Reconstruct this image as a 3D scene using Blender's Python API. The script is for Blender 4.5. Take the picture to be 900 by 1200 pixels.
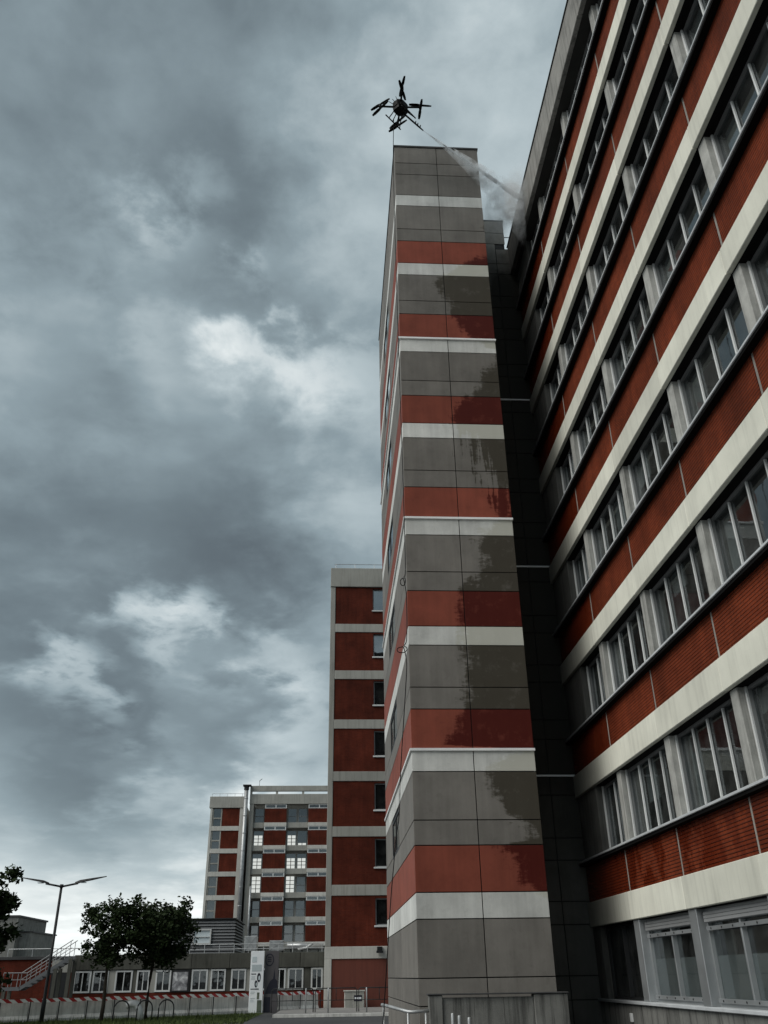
import bpy, bmesh, math, random
from mathutils import Vector, Matrix
R = math.radians
random.seed(7)
for o in list(bpy.data.objects): bpy.data.objects.remove(o)
scene = bpy.context.scene
C = scene.collection

# ---------------------------------------------------------------- camera, sky, sun, exposure
H = 1.65
cam = bpy.data.cameras.new('camera'); cam.sensor_fit = 'VERTICAL'; cam.sensor_height = 36.0
cam.lens = 36.0*1008.6/1200.0; cam.clip_end = 3000; cam.clip_start = 0.05
co = bpy.data.objects.new('camera', cam); C.objects.link(co); scene.camera = co
MX = ((0.99830325, 0.01488154, 0.05629538), (-0.05660709, 0.47462867, 0.87836397), (-0.01364799, -0.88006032, 0.47466574))
m4 = Matrix.Identity(4)
for i in range(3):
    m4[i][0] = MX[i][0]; m4[i][1] = -MX[i][1]; m4[i][2] = -MX[i][2]
m4[0][3] = 0; m4[1][3] = 0; m4[2][3] = H
co.matrix_world = m4

SUN_DIR = Vector((-0.80, -0.40, 0.86)).normalized()      # towards the bright part of the overcast
sun = bpy.data.lights.new('sun', 'SUN'); sun.energy = 1.5; sun.angle = R(48); sun.color = (1.0, 0.97, 0.92)
so = bpy.data.objects.new('sun', sun); C.objects.link(so)
so.rotation_euler = SUN_DIR.to_track_quat('Z', 'Y').to_euler()
scene.view_settings.view_transform = 'Standard'; scene.view_settings.look = 'None'
scene.view_settings.gamma = 1; scene.view_settings.exposure = 0.78; scene.view_settings.use_curve_mapping = False

class N:
    """tiny node helper"""
    def __init__(s, tree): s.t = tree
    def n(s, typ, **kw):
        nd = s.t.nodes.new(typ)
        for k, v in kw.items():
            if k == 'i':
                for a, b in v.items(): s.set(nd.inputs[a], b)
            else: setattr(nd, k, v)
        return nd
    def set(s, inp, v):
        if isinstance(v, bpy.types.NodeSocket): s.t.links.new(v, inp)
        else: inp.default_value = v
    def math(s, op, a, b=None, c=None, clamp=False):
        nd = s.t.nodes.new('ShaderNodeMath'); nd.operation = op; nd.use_clamp = clamp
        s.set(nd.inputs[0], a)
        if b is not None: s.set(nd.inputs[1], b)
        if c is not None: s.set(nd.inputs[2], c)
        return nd.outputs[0]
    def vm(s, op, a, b=None):
        nd = s.t.nodes.new('ShaderNodeVectorMath'); nd.operation = op
        s.set(nd.inputs[0], a)
        if b is not None: s.set(nd.inputs[1], b)
        return nd.outputs['Value'] if op in ('DOT_PRODUCT', 'LENGTH', 'DISTANCE') else nd.outputs[0]
    def noise(s, vec, scale, detail=4, rough=.55, dist=0):
        nd = s.n('ShaderNodeTexNoise', i={'Vector': vec, 'Scale': scale, 'Detail': detail, 'Roughness': rough, 'Distortion': dist})
        return nd.outputs[0]
    def mr(s, v, a, b, c=0., d=1., smooth=False):
        nd = s.n('ShaderNodeMapRange', i={'Value': v, 'From Min': a, 'From Max': b, 'To Min': c, 'To Max': d})
        if smooth: nd.interpolation_type = 'SMOOTHSTEP'
        return nd.outputs[0]
    def mixc(s, f, a, b, blend='MIX'):
        nd = s.n('ShaderNodeMix', data_type='RGBA', blend_type=blend)
        s.set(nd.inputs[0], f); s.set(nd.inputs[6], a); s.set(nd.inputs[7], b)
        return nd.outputs[2]
    def ramp(s, f, stops, interp='LINEAR'):
        nd = s.n('ShaderNodeValToRGB', i={0: f}); cr = nd.color_ramp; cr.interpolation = interp
        while len(cr.elements) < len(stops): cr.elements.new(1)
        for e, (p, c) in zip(cr.elements, stops):
            e.position = p; e.color = c if len(c) == 4 else (*c, 1)
        return nd.outputs[0]
    def xyz(s, x, y, z):
        return s.n('ShaderNodeCombineXYZ', i={0: x, 1: y, 2: z}).outputs[0]
    def sep(s, v):
        return s.n('ShaderNodeSeparateXYZ', i={0: v}).outputs

world = bpy.data.worlds.new('World'); scene.world = world; world.use_nodes = True
wt = world.node_tree
for nd in list(wt.nodes): wt.nodes.remove(nd)
W = N(wt)
dirv = W.vm('NORMALIZE', W.n('ShaderNodeTexCoord').outputs['Generated'])
dx, dy, dz = W.sep(dirv)
dv4 = W.xyz(dx, dy, W.math('POWER', W.math('MAXIMUM', dz, 0.), .5))
dv3 = W.xyz(dx, dy, W.math('MULTIPLY', dz, 1.9))            # lumps flattened by perspective near the horizon
big = W.noise(W.vm('ADD', dv3, (3.1, 7.7, 1.3)), 1.9, 5, .5, .1)
med = W.noise(W.vm('ADD', W.vm('MULTIPLY', dv4, (1., 1., 2.4)), (1.4, 2.2, 5.8)), 5.2, 7, .54, .15)
fine = W.noise(W.vm('ADD', W.vm('MULTIPLY', dv4, (1., 1., 2.4)), (8.4, 0.2, 2.8)), 15., 6, .56, .2)
val = W.math('ADD', W.math('MULTIPLY', big, .42), W.math('ADD', W.math('ADD', W.math('MULTIPLY', med, .27), W.math('MULTIPLY', fine, .11)), .117))
def blob(v, width, amp):
    """a thinner or thicker place in the cloud deck around one direction"""
    v = Vector(v).normalized()
    d = W.vm('DISTANCE', W.vm('ADD', dirv, W.xyz(W.math('MULTIPLY', W.math('SUBTRACT', med, .5), .30), W.math('MULTIPLY', W.math('SUBTRACT', fine, .5), .22), W.math('MULTIPLY', W.math('SUBTRACT', big, .5), .30))), v)
    return W.math('MULTIPLY', W.mr(d, 0., width, 1., 0., True), amp)
BLOBS = [
    ((-0.195, 0.920, 0.340), 0.070, 0.170),
    ((-0.150, 0.924, 0.352), 0.055, 0.130),
    ((-0.235, 0.918, 0.321), 0.050, 0.080),
    ((-0.175, 0.938, 0.298), 0.055, 0.090),
    ((-0.285, 0.924, 0.254), 0.055, 0.170),
    ((-0.315, 0.911, 0.266), 0.050, 0.100),
    ((-0.251, 0.937, 0.241), 0.050, 0.110),
    ((-0.058, 0.951, 0.305), 0.070, 0.110),
    ((-0.096, 0.951, 0.293), 0.050, 0.070),
    ((-0.171, 0.962, 0.215), 0.050, 0.070),
    ((-0.065, 0.975, 0.213), 0.050, 0.080),
    ((-0.059, 0.786, 0.616), 0.075, 0.090),
    ((-0.092, 0.766, 0.636), 0.050, 0.080),
    ((-0.005, 0.795, 0.606), 0.100, 0.090),
    ((-0.106, 0.724, 0.681), 0.045, 0.090),
    ((-0.186, 0.678, 0.711), 0.070, 0.090),
    ((-0.226, 0.701, 0.676), 0.100, 0.050),
    ((-0.181, 0.767, 0.615), 0.080, 0.050),
    ((-0.325, 0.689, 0.648), 0.120, 0.050),
    ((0.031, 0.727, 0.686), 0.120, 0.040),
    ((-0.257, 0.824, 0.504), 0.120, 0.030),
    ((0.046, 0.859, 0.509), 0.140, 0.040),
    ((0.073, 0.620, 0.781), 0.220, 0.030),
    ((0.174, 0.557, 0.812), 0.340, 0.060),
    ((-0.295, 0.952, 0.083), 0.160, 0.050),
    ((-0.158, 0.870, 0.467), 0.220, -0.090),
    ((-0.119, 0.897, 0.426), 0.140, -0.050),
    ((-0.274, 0.785, 0.556), 0.120, -0.040),
    ((-0.295, 0.635, 0.714), 0.200, -0.050),
    ((-0.136, 0.660, 0.739), 0.120, -0.030),
    ((-0.243, 0.950, 0.195), 0.140, -0.110),
    ((-0.122, 0.961, 0.247), 0.080, -0.070),
    ((-0.288, 0.945, 0.155), 0.100, -0.060),
    ((-0.153, 0.977, 0.151), 0.100, -0.050),
    ((-0.321, 0.871, 0.371), 0.140, -0.040),
    ((-0.063, 0.598, 0.799), 0.160, -0.040),
]
for b in BLOBS: val = W.math('ADD', val, blob(*b))
hz = W.mr(dz, 0.02, 0.24, 0.16, 0., True)                # the deck opens towards the horizon
val = W.math('ADD', val, hz)
cloud = W.ramp(val, [(.34, (.056, .069, .077)), (.44, (.093, .118, .130)), (.53, (.155, .195, .212)), (.62, (.27, .315, .33)), (.71, (.46, .49, .49)), (.82, (.78, .80, .79))])
sky = W.n('ShaderNodeTexSky', sky_type='NISHITA', sun_disc=False)
sky.sun_elevation = math.asin(SUN_DIR.z); sky.sun_rotation = math.atan2(SUN_DIR.x, SUN_DIR.y)
bg1 = W.n('ShaderNodeBackground', i={0: sky.outputs[0], 1: 0.004})
bg2 = W.n('ShaderNodeBackground', i={0: cloud, 1: 1.0})
ad = W.n('ShaderNodeAddShader', i={0: bg1.outputs[0], 1: bg2.outputs[0]})
W.n('ShaderNodeOutputWorld', i={0: ad.outputs[0]})

# ---------------------------------------------------------------- materials
MATS = {}
def newmat(name):
    m = bpy.data.materials.new(name); m.use_nodes = True
    for nd in list(m.node_tree.nodes): m.node_tree.nodes.remove(nd)
    MATS[name] = m
    k = N(m.node_tree)
    out = k.n('ShaderNodeOutputMaterial')
    return m, k, out
def pm(name, col, rough=.8, spec=.3, var=.22, vs=1.2, streak=.0, grain=.10, gs=60., bump=.15, rand=.10, metal=0., stain=None):
    m, k, out = newmat(name)
    pos = k.n('ShaderNodeNewGeometry').outputs['Position']
    x, y, z = k.sep(pos)
    n1 = k.noise(pos, vs, 6, .6)
    f = k.mr(n1, .3, .7, 1-var, 1+var)
    n2 = k.noise(pos, gs, 3, .6)
    f = k.math('MULTIPLY', f, k.mr(n2, .3, .7, 1-grain, 1+grain))
    rnd = k.n('ShaderNodeObjectInfo').outputs['Random']
    f = k.math('MULTIPLY', f, k.mr(rnd, 0, 1, 1-rand, 1+rand))
    if name in ('band_concrete', 'dark_concrete', 'pillar_concrete', 'fascia_concrete', 'sill_metal'):
        wet_shade = k.mr(k.math('ADD', y, k.math('MULTIPLY', n1, 1.6)), 22.0, 24.6, 0., 1., True)  # tower's shade painted into the concrete near the corner, plus spray wetness
        wet_shade = k.math('MULTIPLY', wet_shade, k.mr(y, 25.9, 26.1, 1., 0.))
        f = k.math('MULTIPLY', f, k.math('SUBTRACT', 1., k.math('MULTIPLY', wet_shade, .62)))
    if streak:
        sv = k.xyz(k.math('MULTIPLY', x, 5.), k.math('MULTIPLY', y, 5.), k.math('MULTIPLY', z, .28))
        s1 = k.mr(k.noise(sv, 1.3, 5, .65), .48, .72, 0., 1.)
        f = k.math('MULTIPLY', f, k.math('SUBTRACT', 1., k.math('MULTIPLY', s1, streak)))
    c = k.vm('SCALE', (col[0], col[1], col[2])); k.set(c.node.inputs['Scale'], f)
    bmp = k.n('ShaderNodeBump', i={'Height': k.math('ADD', n2, k.math('MULTIPLY', n1, .6)), 'Strength': bump, 'Distance': .01})
    rr = k.mr(n1, .3, .7, max(0., rough-.08), min(1., rough+.08))
    p = k.n('ShaderNodeBsdfPrincipled', i={'Base Color': c, 'Roughness': rr, 'Metallic': metal, 'Normal': bmp.outputs[0]})
    p.inputs['Specular IOR Level'].default_value = spec
    k.set(out.inputs[0], p.outputs[0])
    return m
# tower cladding: fibre-cement panels; where the jet has been they are wet and darker
UB = [(0, 1.3), (3.0, 1.3), (3.4, .93), (4.0, .80), (4.45, .70), (4.6, 1.05), (5.2, .80), (6.2, .62), (6.8, .92), (6.9, .34), (7.5, .42), (8.0, .50), (8.6, .50), (9.6, .55), (10.25, .50), (10.9, .52), (11.3, .56), (11.9, .74), (12.7, .70), (13.3, .80), (13.6, 1.02), (14.5, .90), (15.6, .80), (16.4, .68), (16.95, .52), (18.0, .66), (19.0, .98), (19.9, 1.1), (20.3, .80), (21.6, .58), (23.2, .52), (24.3, 1.05), (30, 1.3)]
def panel(name, col, rough=.62, link=False):
    m, k, out = newmat(name)
    pos = k.n('ShaderNodeNewGeometry').outputs['Position']
    x, y, z = k.sep(pos)
    n1 = k.noise(pos, 1.1, 6, .6); n2 = k.noise(pos, 70., 3, .6)
    rnd = k.n('ShaderNodeObjectInfo').outputs['Random']
    f = k.math('MULTIPLY', k.mr(n1, .3, .7, .84, 1.16), k.mr(n2, .3, .7, .94, 1.06))
    f = k.math('MULTIPLY', f, k.mr(rnd, 0, 1, .89, 1.11))
    f = k.math('MULTIPLY', f, k.mr(k.noise(pos, 4.5, 5, .7, .6), .55, .75, 1., .86))
    sv = k.xyz(k.math('MULTIPLY', x, 6.), k.math('MULTIPLY', y, 6.), k.math('MULTIPLY', z, .35))
    f = k.math('MULTIPLY', f, k.mr(k.noise(sv, 1.0, 5, .65), .3, .75, 1.06, .86))
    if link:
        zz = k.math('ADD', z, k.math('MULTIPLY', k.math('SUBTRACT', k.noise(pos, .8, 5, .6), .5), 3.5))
        wet = k.math('MULTIPLY', k.mr(zz, 26.2, 27.6, 1., 0.), k.mr(zz, 3.0, 6.6, .45, 1.))  # recess panels darkened: wet, with the recess shade put into the colour too
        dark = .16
    else:
        u = k.math('DIVIDE', k.math('SUBTRACT', x, 2.055), 3.19)
        cu = k.n('ShaderNodeFloatCurve')
        k.set(cu.inputs['Value'], k.math('DIVIDE', z, 30.))
        cc = cu.mapping.curves[0]
        for a, b in UB[1:-1]: cc.points.new(a/30., min(1., b/1.3))
        cc.points[0].location = (0, 1); cc.points[-1].location = (1, 1)
        for pt in cc.points: pt.handle_type = 'VECTOR'
        cu.mapping.update()
        ub = k.math('MULTIPLY', cu.outputs[0], 1.3)
        d1 = k.math('MULTIPLY', k.math('SUBTRACT', k.noise(pos, 1.25, 6, .58, .3), .5), .55)
        drv = k.xyz(k.math('MULTIPLY', x, 5.5), 0., k.math('MULTIPLY', z, .55))
        d2 = k.math('MULTIPLY', k.math('SUBTRACT', k.noise(drv, 1., 4, .6), .5), 1.1)
        d1 = k.math('ADD', d1, k.math('MULTIPLY', k.math('SUBTRACT', k.noise(k.xyz(k.math('MULTIPLY', x, 4.), 0., k.math('MULTIPLY', z, 11.)), 1., 6, .7), .5), .34))
        dd = k.math('ADD', k.math('SUBTRACT', u, k.math('SUBTRACT', ub, .06)), k.math('ADD', d1, k.math('MULTIPLY', d2, k.mr(k.math('ABSOLUTE', k.math('SUBTRACT', z, 15.4)), 1., 1.9, 1., .22))))
        wet = k.mr(dd, -.04, .07, 0., 1., True)
        patch = k.mr(k.noise(pos, 2.6, 6, .7), .30, .44, .72, 1.)
        wet = k.math('MULTIPLY', wet, patch)
        wet = k.math('MULTIPLY', wet, k.mr(k.math('ABSOLUTE', k.math('SUBTRACT', y, 22.35)), .0, .25, 1., 0.))
        dark = None
    ww = k.math('MULTIPLY', wet, .94)
    c = k.vm('SCALE', col); k.set(c.node.inputs['Scale'], f)
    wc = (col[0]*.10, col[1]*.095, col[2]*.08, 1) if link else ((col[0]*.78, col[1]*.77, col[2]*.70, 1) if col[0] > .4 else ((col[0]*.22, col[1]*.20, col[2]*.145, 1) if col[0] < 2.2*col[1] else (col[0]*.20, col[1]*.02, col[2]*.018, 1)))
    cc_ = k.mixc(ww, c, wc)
    bmp = k.n('ShaderNodeBump', i={'Height': k.math('ADD', n2, n1), 'Strength': .08, 'Distance': .01})
    rr = k.mr(wet, 0, 1, rough, .58)
    p = k.n('ShaderNodeBsdfPrincipled', i={'Base Color': cc_, 'Roughness': rr, 'Normal': bmp.outputs[0]})
    p.inputs['Specular IOR Level'].default_value = .14
    k.set(out.inputs[0], p.outputs[0])
    return m
panel('panel_grey', (.174, .163, .147)); panel('panel_white', (.60, .605, .575)); panel('panel_red', (.228, .062, .040))
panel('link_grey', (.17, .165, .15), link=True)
pm('joint', (.02, .02, .02), var=.1)
pm('flashing', (.78, .79, .78), .45, .5, var=.08, bump=.03)
pm('coping', (.05, .05, .05), .6)
# concrete
pm('band_concrete', (.66, .655, .565), .75, .2, var=.12, vs=.7, streak=.15, grain=.05, bump=.12)
pm('pillar_concrete', (.36, .36, .335), .8, .2, var=.24, vs=2.5, streak=.5, grain=.10)
pm('dark_concrete', (.20, .20, .185), .85, .25, var=.25, vs=1.2, streak=.5, grain=.12, bump=.3)
pm('fascia_concrete', (.27, .265, .245), .85, .25, var=.3, vs=.8, streak=.6, grain=.1, bump=.3)
pm('stained_concrete', (.17, .17, .158), .85, .25, var=.3, vs=1.1, streak=.8, grain=.14, bump=.4)
pm('grimy_concrete', (.085, .085, .073), .9, .1, var=.25, vs=1., streak=.4)
pm('far_concrete', (.32, .315, .285), .85, .2, var=.14, vs=.5, streak=.25)
pm('pale_concrete', (.50, .49, .45), .85, .2, var=.12, vs=.5, streak=.25)
pm('barrier_concrete', (.58, .57, .54), .9, .2, var=.22, vs=1.6, streak=.4, bump=.3)
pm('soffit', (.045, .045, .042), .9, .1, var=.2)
def brickmat(name, col, mortar, wet=False, rows=.0686, bw=.22):
    m, k, out = newmat(name)
    pos = k.n('ShaderNodeNewGeometry').outputs['Position']
    x, y, z = k.sep(pos)
    bv = k.xyz(k.math('ADD', x, y), z, 0.)
    br = k.n('ShaderNodeTexBrick', i={'Vector': bv, 'Color1': (*col, 1), 'Color2': (col[0]*.78, col[1]*.72, col[2]*.70, 1), 'Mortar': (*mortar, 1), 'Scale': 1., 'Mortar Size': .007, 'Brick Width': bw, 'Row Height': rows, 'Bias': -.1})
    n1 = k.noise(pos, .7, 6, .6)
    n2 = k.noise(pos, 45., 3, .6)
    f = k.math('MULTIPLY', k.mr(n1, .3, .7, .66, 1.34), k.mr(n2, .3, .7, .82, 1.18))
    rnd = k.n('ShaderNodeObjectInfo').outputs['Random']
    f = k.math('MULTIPLY', f, k.mr(rnd, 0, 1, .9, 1.1))
    sv = k.xyz(k.math('MULTIPLY', x, 4.), k.math('MULTIPLY', y, 4.), k.math('MULTIPLY', z, .3))
    f = k.math('MULTIPLY', f, k.mr(k.noise(sv, 1.2, 5, .65), .35, .75, 1.08, .74))
    c = k.vm('SCALE', br.outputs[0]); k.set(c.node.inputs['Scale'], f)
    rough = .82
    if wet:
        w = k.mr(k.noise(k.xyz(k.math('MULTIPLY', x, 1.), k.math('MULTIPLY', y, 1.), k.math('MULTIPLY', z, .5)), 1.3, 6, .68), .44, .52, 0., 1.)
        w = k.math('MULTIPLY', w, k.math('MULTIPLY', k.mr(y, 13., 17., 0., 1.), k.mr(z, 4.5, 5.5, 1., 0.)))
        corner_wet_shade = k.mr(k.math('ADD', y, k.math('MULTIPLY', n1, 2.)), 21.8, 23.6, 0., 1.)  # corner brick darkened for spray wetness and for the tower's shade
        w = k.math('MAXIMUM', w, corner_wet_shade)
        c = k.mixc(k.math('MULTIPLY', w, .62), c, (col[0]*.30, col[1]*.12, col[2]*.10, 1))
        rough = k.mr(w, 0, 1, .82, .22)
    bmp = k.n('ShaderNodeBump', i={'Height': k.math('ADD', k.math('MULTIPLY', br.outputs[1], -1.), k.math('MULTIPLY', n2, .4)), 'Strength': .35, 'Distance': .008})
    p = k.n('ShaderNodeBsdfPrincipled', i={'Base Color': c, 'Roughness': rough, 'Normal': bmp.outputs[0]})
    p.inputs['Specular IOR Level'].default_value = .12
    k.set(out.inputs[0], p.outputs[0])
brickmat('brick', (.175, .034, .0115), (.10, .03, .018), wet=True)
brickmat('brick_mortar', (.085, .022, .012), (.06, .02, .013))
brickmat('brick_far', (.098, .0165, .007), (.07, .025, .018))
pm('red_render', (.14, .042, .029), .8, .3, var=.12, vs=.5, streak=.15)
pm('joint_concrete', (.26, .24, .215), .85, .2, var=.2, vs=3.)
# metals and glass
pm('alu', (.36, .375, .38), .38, .5, var=.08, vs=2., metal=.55, bump=.02, grain=.03)
pm('white_frame', (.56, .57, .56), .5, .4, var=.08, bump=.03)
pm('grey_frame', (.26, .265, .265), .5, .4, var=.1, bump=.03)
pm('dark_frame', (.16, .165, .165), .5, .4, var=.1, bump=.03)
pm('shade_black', (.008, .008, .008), .9, .05, var=.2)  # black that paints in the shade under bands and sills
pm('sill_metal', (.50, .52, .53), .45, .4, var=.12, vs=2., metal=.0, bump=.05)
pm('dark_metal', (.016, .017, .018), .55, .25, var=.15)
pm('galvanised', (.42, .43, .43), .45, .5, var=.2, vs=3., metal=.6)
pm('louvre', (.12, .125, .13), .5, .4, var=.12, metal=.2)
pm('black_plastic', (.006, .006, .006), .6, .1, var=.1)
pm('interior', (.09, .09, .085), .9, .1, var=.2, vs=.4)
pm('interior_pale', (.18, .18, .175), .9, .1, var=.1)
pm('blind', (.24, .25, .25), .85, .1, var=.08)
pm('asphalt', (.055, .055, .056), .85, .3, var=.3, vs=.35, grain=.3, gs=90., bump=.4)
pm('paving', (.22, .21, .20), .85, .3, var=.2, vs=.8, grain=.2)
pm('grass', (.055, .075, .022), .85, .2, var=.4, vs=1.5)
pm('bark', (.045, .038, .030), .9, .1, var=.3, vs=6., bump=.6)
pm('leaf', (.020, .032, .011), .7, .12, var=.5, vs=2.)
pm('sign_white', (.78, .80, .82), .4, .4, var=.03, bump=.0)
pm('sign_pale', (.50, .56, .58), .5, .3, var=.04, bump=.0)
pm('sign_dark', (.085, .078, .082), .45, .4, var=.15, vs=2., bump=.0)
pm('sign_ink', (.022, .022, .034), .5, .3, var=.1, bump=.0)
pm('sign_green', (.10, .12, .09), .5, .3, var=.4, vs=4., bump=.0)
def glass(name, tint, boost=.06, rough=.015):
    m, k, out = newmat(name)
    pos = k.n('ShaderNodeNewGeometry').outputs['Position']
    bmp = k.n('ShaderNodeBump', i={'Height': k.noise(pos, 1.3, 2, .5), 'Strength': .05, 'Distance': .05})
    gm = k.n('ShaderNodeNewGeometry')
    cs = k.math('ABSOLUTE', k.vm('DOT_PRODUCT', gm.outputs['Incoming'], gm.outputs['Normal']))
    fr = k.math('ADD', .04, k.math('MULTIPLY', k.math('POWER', k.math('SUBTRACT', 1., cs), 5.), .96))
    f = k.math('ADD', fr, boost, clamp=True)
    tr = k.n('ShaderNodeBsdfTransparent', i={0: (*tint, 1)})
    gl = k.n('ShaderNodeBsdfGlossy', i={0: (.92, .96, .98, 1), 'Roughness': rough, 'Normal': bmp.outputs[0]})
    dirt = k.n('ShaderNodeBsdfDiffuse', i={0: (.4, .41, .4, 1)})
    mx = k.n('ShaderNodeMixShader', i={0: f, 1: tr.outputs[0], 2: gl.outputs[0]})
    mx2 = k.n('ShaderNodeMixShader', i={0: k.mr(k.noise(pos, 2.2, 5, .65), .4, .8, .01, .07), 1: mx.outputs[0], 2: dirt.outputs[0]})
    k.set(out.inputs[0], mx2.outputs[0])
glass('glass', (.74, .77, .77), .03); glass('mirror_glass', (.25, .28, .30), .30, .02); glass('dark_glass', (.30, .33, .34), .04); glass('far_glass', (.25, .28, .30), .12, .04)
def emis(name, col, s):
    m, k, out = newmat(name)
    e = k.n('ShaderNodeEmission', i={0: (*col, 1), 1: s}); k.set(out.inputs[0], e.outputs[0])
emis('sky_glow_pane', (.96, 1., .95), .40)  # emission stands in for bright sky in the far panes; no lamp inside
def tape():
    m, k, out = newmat('tape')
    x, y, z = k.sep(k.n('ShaderNodeNewGeometry').outputs['Position'])
    s = k.math('FRACT', k.math('MULTIPLY', k.math('ADD', k.math('MULTIPLY', x, 1.), k.math('MULTIPLY', z, 1.2)), 2.4))
    f = k.math('GREATER_THAN', s, .5)
    p = k.n('ShaderNodeBsdfPrincipled', i={'Base Color': k.mixc(f, (.42, .02, .02, 1), (.85, .84, .82, 1)), 'Roughness': .5})
    k.set(out.inputs[0], p.outputs[0])
tape()
def poster():
    m, k, out = newmat('poster')
    pos = k.n('ShaderNodeNewGeometry').outputs['Position']
    c = k.ramp(k.noise(pos, 2.2, 6, .6, .5), [(.35, (.04, .04, .045)), (.5, (.22, .22, .23)), (.65, (.6, .6, .6))])
    p = k.n('ShaderNodeBsdfPrincipled', i={'Base Color': c, 'Roughness': .5}); k.set(out.inputs[0], p.outputs[0])
poster()
def spraymat(name, dens, scale):
    m, k, out = newmat(name)
    pos = k.n('ShaderNodeNewGeometry').outputs['Position']
    x, y, z = k.sep(pos)
    t = k.mr(x, 3.05, 6.9, 0., 1.)
    nz = k.math('MULTIPLY', k.mr(k.noise(pos, scale, 6, .68, .6), .40, .66, .0, 1.), k.mr(k.noise(pos, scale*.35, 3, .6), .35, .6, .35, 1.4))
    d = k.math('MULTIPLY', k.math('MULTIPLY', nz, dens), k.math('DIVIDE', 1., k.math('ADD', .18, t)))
    if name == 'spray':
        za = k.math('SUBTRACT', 29.5, k.math('MULTIPLY', t, 1.76))
        ext = k.math('ADD', .02, k.math('ADD', k.math('MULTIPLY', k.math('MULTIPLY', k.math('POWER', t, 1.25), .95), k.math('ADD', 1., k.math('MULTIPLY', t, 1.6))), k.math('MULTIPLY', k.math('MULTIPLY', t, t), .25)))
        d = k.math('MULTIPLY', d, k.mr(k.math('DIVIDE', k.math('SUBTRACT', za, z), ext), .35, 1.05, 1.25, 0., True))
    if name == 'mist':
        g = k.n('ShaderNodeTexCoord').outputs['Generated']
        d = k.math('MULTIPLY', d, k.mr(k.vm('DISTANCE', g, (.5, .5, .5)), .05, .47, 1.8, 0., True))
    v = k.n('ShaderNodeVolumePrincipled', i={'Color': (.93, .95, .96, 1), 'Density': d, 'Anisotropy': .1})
    k.set(out.inputs['Volume'], v.outputs[0])
spraymat('spray', 3.2, 2.6); spraymat('jet', 50., 5.); spraymat('mist', 1.05, 2.4)
scene.cycles.volume_bounces = 2

# ---------------------------------------------------------------- geometry helpers
WL = {}
def link(o, parent, w):
    C.objects.link(o); WL[o] = Vector(w)
    if parent is not None:
        o.parent = parent; o.matrix_parent_inverse = Matrix.Translation(-WL[parent])
    return o
def tag(o, label, cat, group=None):
    o['label'] = label; o['category'] = cat
    if group: o['group'] = group
    return o
def thing(name, label, cat, loc=(0, 0, 0), group=None):
    o = bpy.data.objects.new(name, None); o.location = loc; o.empty_display_size = .3
    link(o, None, loc); return tag(o, label, cat, group)
BC = {}
def boxmesh(dx, dy, dz, mat, bev):
    key = (round(dx, 4), round(dy, 4), round(dz, 4), mat, bev)
    if key in BC: return BC[key]
    bm = bmesh.new(); bmesh.ops.create_cube(bm, size=1.)
    for v in bm.verts: v.co = (v.co.x*dx, v.co.y*dy, v.co.z*dz)
    b = min(bev, .3*min(dx, dy, dz))
    if b > .0005: bmesh.ops.bevel(bm, geom=bm.edges[:], offset=b, segments=1, affect='EDGES')
    me = bpy.data.meshes.new('box'); bm.to_mesh(me); bm.free(); me.materials.append(MATS[mat]); BC[key] = me
    return me
def B(name, x0, x1, y0, y1, z0, z1, mat, parent=None, bev=.008):
    c = ((x0+x1)/2, (y0+y1)/2, (z0+z1)/2)
    o = bpy.data.objects.new(name, boxmesh(x1-x0, y1-y0, z1-z0, mat, bev)); o.location = c
    return link(o, parent, c)
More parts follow.
